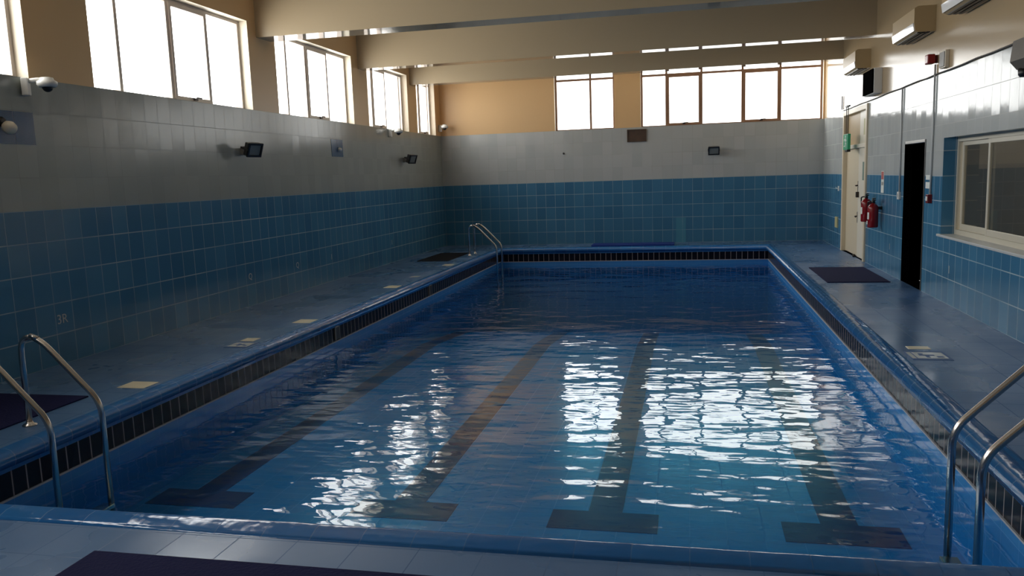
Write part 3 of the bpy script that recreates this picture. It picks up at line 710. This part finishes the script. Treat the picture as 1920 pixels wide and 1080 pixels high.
# brown vent board high on the back wall
t = thing('wall_vent', 'brown vent board on back wall at the foot of the pier between the windows', 'vent', (-1.183, YB, 2.53))
mb = MB(); g = 0.025
mb.box(-0.225, -0.225 + g, -0.03, 0, -0.145, 0.145, 'vent'); mb.box(0.225 - g, 0.225, -0.03, 0, -0.145, 0.145, 'vent')
mb.box(-0.225 + g, 0.225 - g, -0.03, 0, -0.145, -0.145 + g, 'vent'); mb.box(-0.225 + g, 0.225 - g, -0.03, 0, 0.145 - g, 0.145, 'vent'); mb.build('vent_frame', t)
MB().box(-0.20, 0.20, -0.012, 0, -0.12, 0.12, 'vent').build('vent_board', t)
t = thing('wall_hook', 'tiny dark hook on the white tiles of back wall below the smaller window', 'hook', (-2.925, YB, 2.18))
MB().lathe([(0.025, 0), (0.025, 0.012)], 'dgrey', (0, 0, 0), 12, Matrix.Rotation(PI / 2, 4, 'X')).build('hook_plate', t)
MB().tube([(0, -0.01, 0), (0, -0.05, -0.01), (0, -0.055, 0.02)], 0.007, 'dgrey', 8).build('hook_arm', t)

# white marks painted low on the left wall
Tw = Matrix(((0, 0, 1, XL + 0.002), (1, 0, 0, 0), (0, 1, 0, 0), (0, 0, 0, 1)))
def mark(body, y, z, size, label):
    o = text_mesh('wall_mark', body, size, 'conduit', 0.001, Tw @ Matrix.Translation((0, 0, 0))); o.location = (0.0, y, z)
    tag(o, label, 'mark', 'white marks on the left wall')
mark('3R', 6.69, 0.435, 0.13, 'white mark reading 3R low on left wall above the near ladder')
mark('Q', 10.20, 0.41, 0.12, 'white rounded mark low on left wall, second from the near end')
mark('Q', 11.61, 0.41, 0.12, 'white rounded mark low on left wall, third from the near end')
mark('1', 12.86, 0.41, 0.13, 'thin white stroke mark low on left wall, fourth from the near end')
mark('1', 15.78, 0.41, 0.13, 'faint white stroke mark on left wall farthest from the viewer')

Tr = Matrix(((0, 0, -1, XR - 0.002), (-1, 0, 0, 0), (0, 1, 0, 0), (0, 0, 0, 1)))
for (y_, z_, lab) in ((13.20, 0.42, 'small white stroke mark low on right wall below the fire extinguishers'), (10.30, 0.41, 'small white stroke mark low on right wall under the sliding window')):
    o = text_mesh('wall_mark', '1', 0.13, 'conduit', 0.001, Tr); o.location = (0, y_, z_); tag(o, lab, 'mark')
for (y_, lab) in ((9.30, 'pale edged outlet in the black band halfway along left pool side'), (13.10, 'small dark outlet in the black band on the far half of left pool side')):
    t = thing('pool_outlet', lab, 'outlet', (PX0, y_, -0.20), 0, 'outlets in the black pool band')
    MB().box(0.0, 0.012, -0.06, 0.06, -0.075, 0.075, 'blk', 0.003).build('outlet_plate', t)
    MB().box(0.0, 0.016, -0.075, -0.061, -0.08, 0.08, 'grey').box(0.0, 0.016, -0.061, 0.03, 0.0755, 0.088, 'grey').build('outlet_rim', t)
# ------------------------------------------------------------------ light
W = bpy.data.worlds.new('overcast sky'); S.world = W; W.use_nodes = True
nt = W.node_tree; bg = nt.nodes['Background']; bg.inputs[0].default_value = (1.0, 0.985, 0.96, 1)
# bright hazy sky, brighter towards the sun side (left of the hall)
tc = nt.nodes.new('ShaderNodeTexCoord'); sx = nt.nodes.new('ShaderNodeSeparateXYZ'); nt.links.new(tc.outputs['Generated'], sx.inputs[0])
side = math_(nt, 'MAXIMUM', math_(nt, 'MULTIPLY', sx.outputs[0], -1.0), 0.0)
nt.links.new(math_(nt, 'ADD', math_(nt, 'MULTIPLY', math_(nt, 'POWER', side, 1.3), 9.0), 4.0), bg.inputs[1])
def portal(name, loc, rot, sx, sy):
    l = bpy.data.lights.new(name, 'AREA'); l.shape = 'RECTANGLE'; l.size = sx; l.size_y = sy; l.cycles.is_portal = True
    o = bpy.data.objects.new(name, l); COL.objects.link(o); o.location = loc; o.rotation_euler = rot
for o in LW:
    portal('daylight_portal', (XL - WT - 0.02, (o[0] + o[1]) / 2, (o[2] + o[3]) / 2), (0, -PI / 2, 0), o[3] - o[2], o[1] - o[0])
for o in BW:
    portal('daylight_portal', ((o[0] + o[1]) / 2, YB + WT + 0.02, (o[2] + o[3]) / 2), (-PI / 2, 0, 0), o[1] - o[0], o[3] - o[2])

# ------------------------------------------------------------------ camera
f, yaw, pitch, roll, cy, h = 1519.86, 0.2169, -0.1386, 0.0340, 544.4, 1.66
c_, s_ = math.cos, math.sin
Rz = Matrix(((c_(yaw), -s_(yaw), 0), (s_(yaw), c_(yaw), 0), (0, 0, 1))); Rx = Matrix(((1, 0, 0), (0, c_(pitch), -s_(pitch)), (0, s_(pitch), c_(pitch))))
Ry = Matrix(((c_(roll), 0, s_(roll)), (0, 1, 0), (-s_(roll), 0, c_(roll))))
R = Rz @ Rx @ Ry
cam = bpy.data.cameras.new('camera'); cam.sensor_width = 36; cam.lens = f / 1920 * 36; cam.shift_y = (cy - 540) / 1920; cam.clip_start = 0.05
co = bpy.data.objects.new('camera', cam); COL.objects.link(co)
x, yv, z = R.col[0], R.col[2], -R.col[1]
co.matrix_world = Matrix(((x[0], yv[0], z[0], 0), (x[1], yv[1], z[1], 0), (x[2], yv[2], z[2], h), (0, 0, 0, 1)))
S.camera = co

S.view_settings.view_transform = 'Standard'; S.view_settings.look = 'None'; S.view_settings.gamma = 1; S.view_settings.use_curve_mapping = False
S.view_settings.exposure = 0.0
S.cycles.max_bounces = 10; S.cycles.diffuse_bounces = 5; S.cycles.glossy_bounces = 5; S.cycles.transparent_max_bounces = 12
S.cycles.use_denoising = True; S.cycles.sample_clamp_indirect = 12
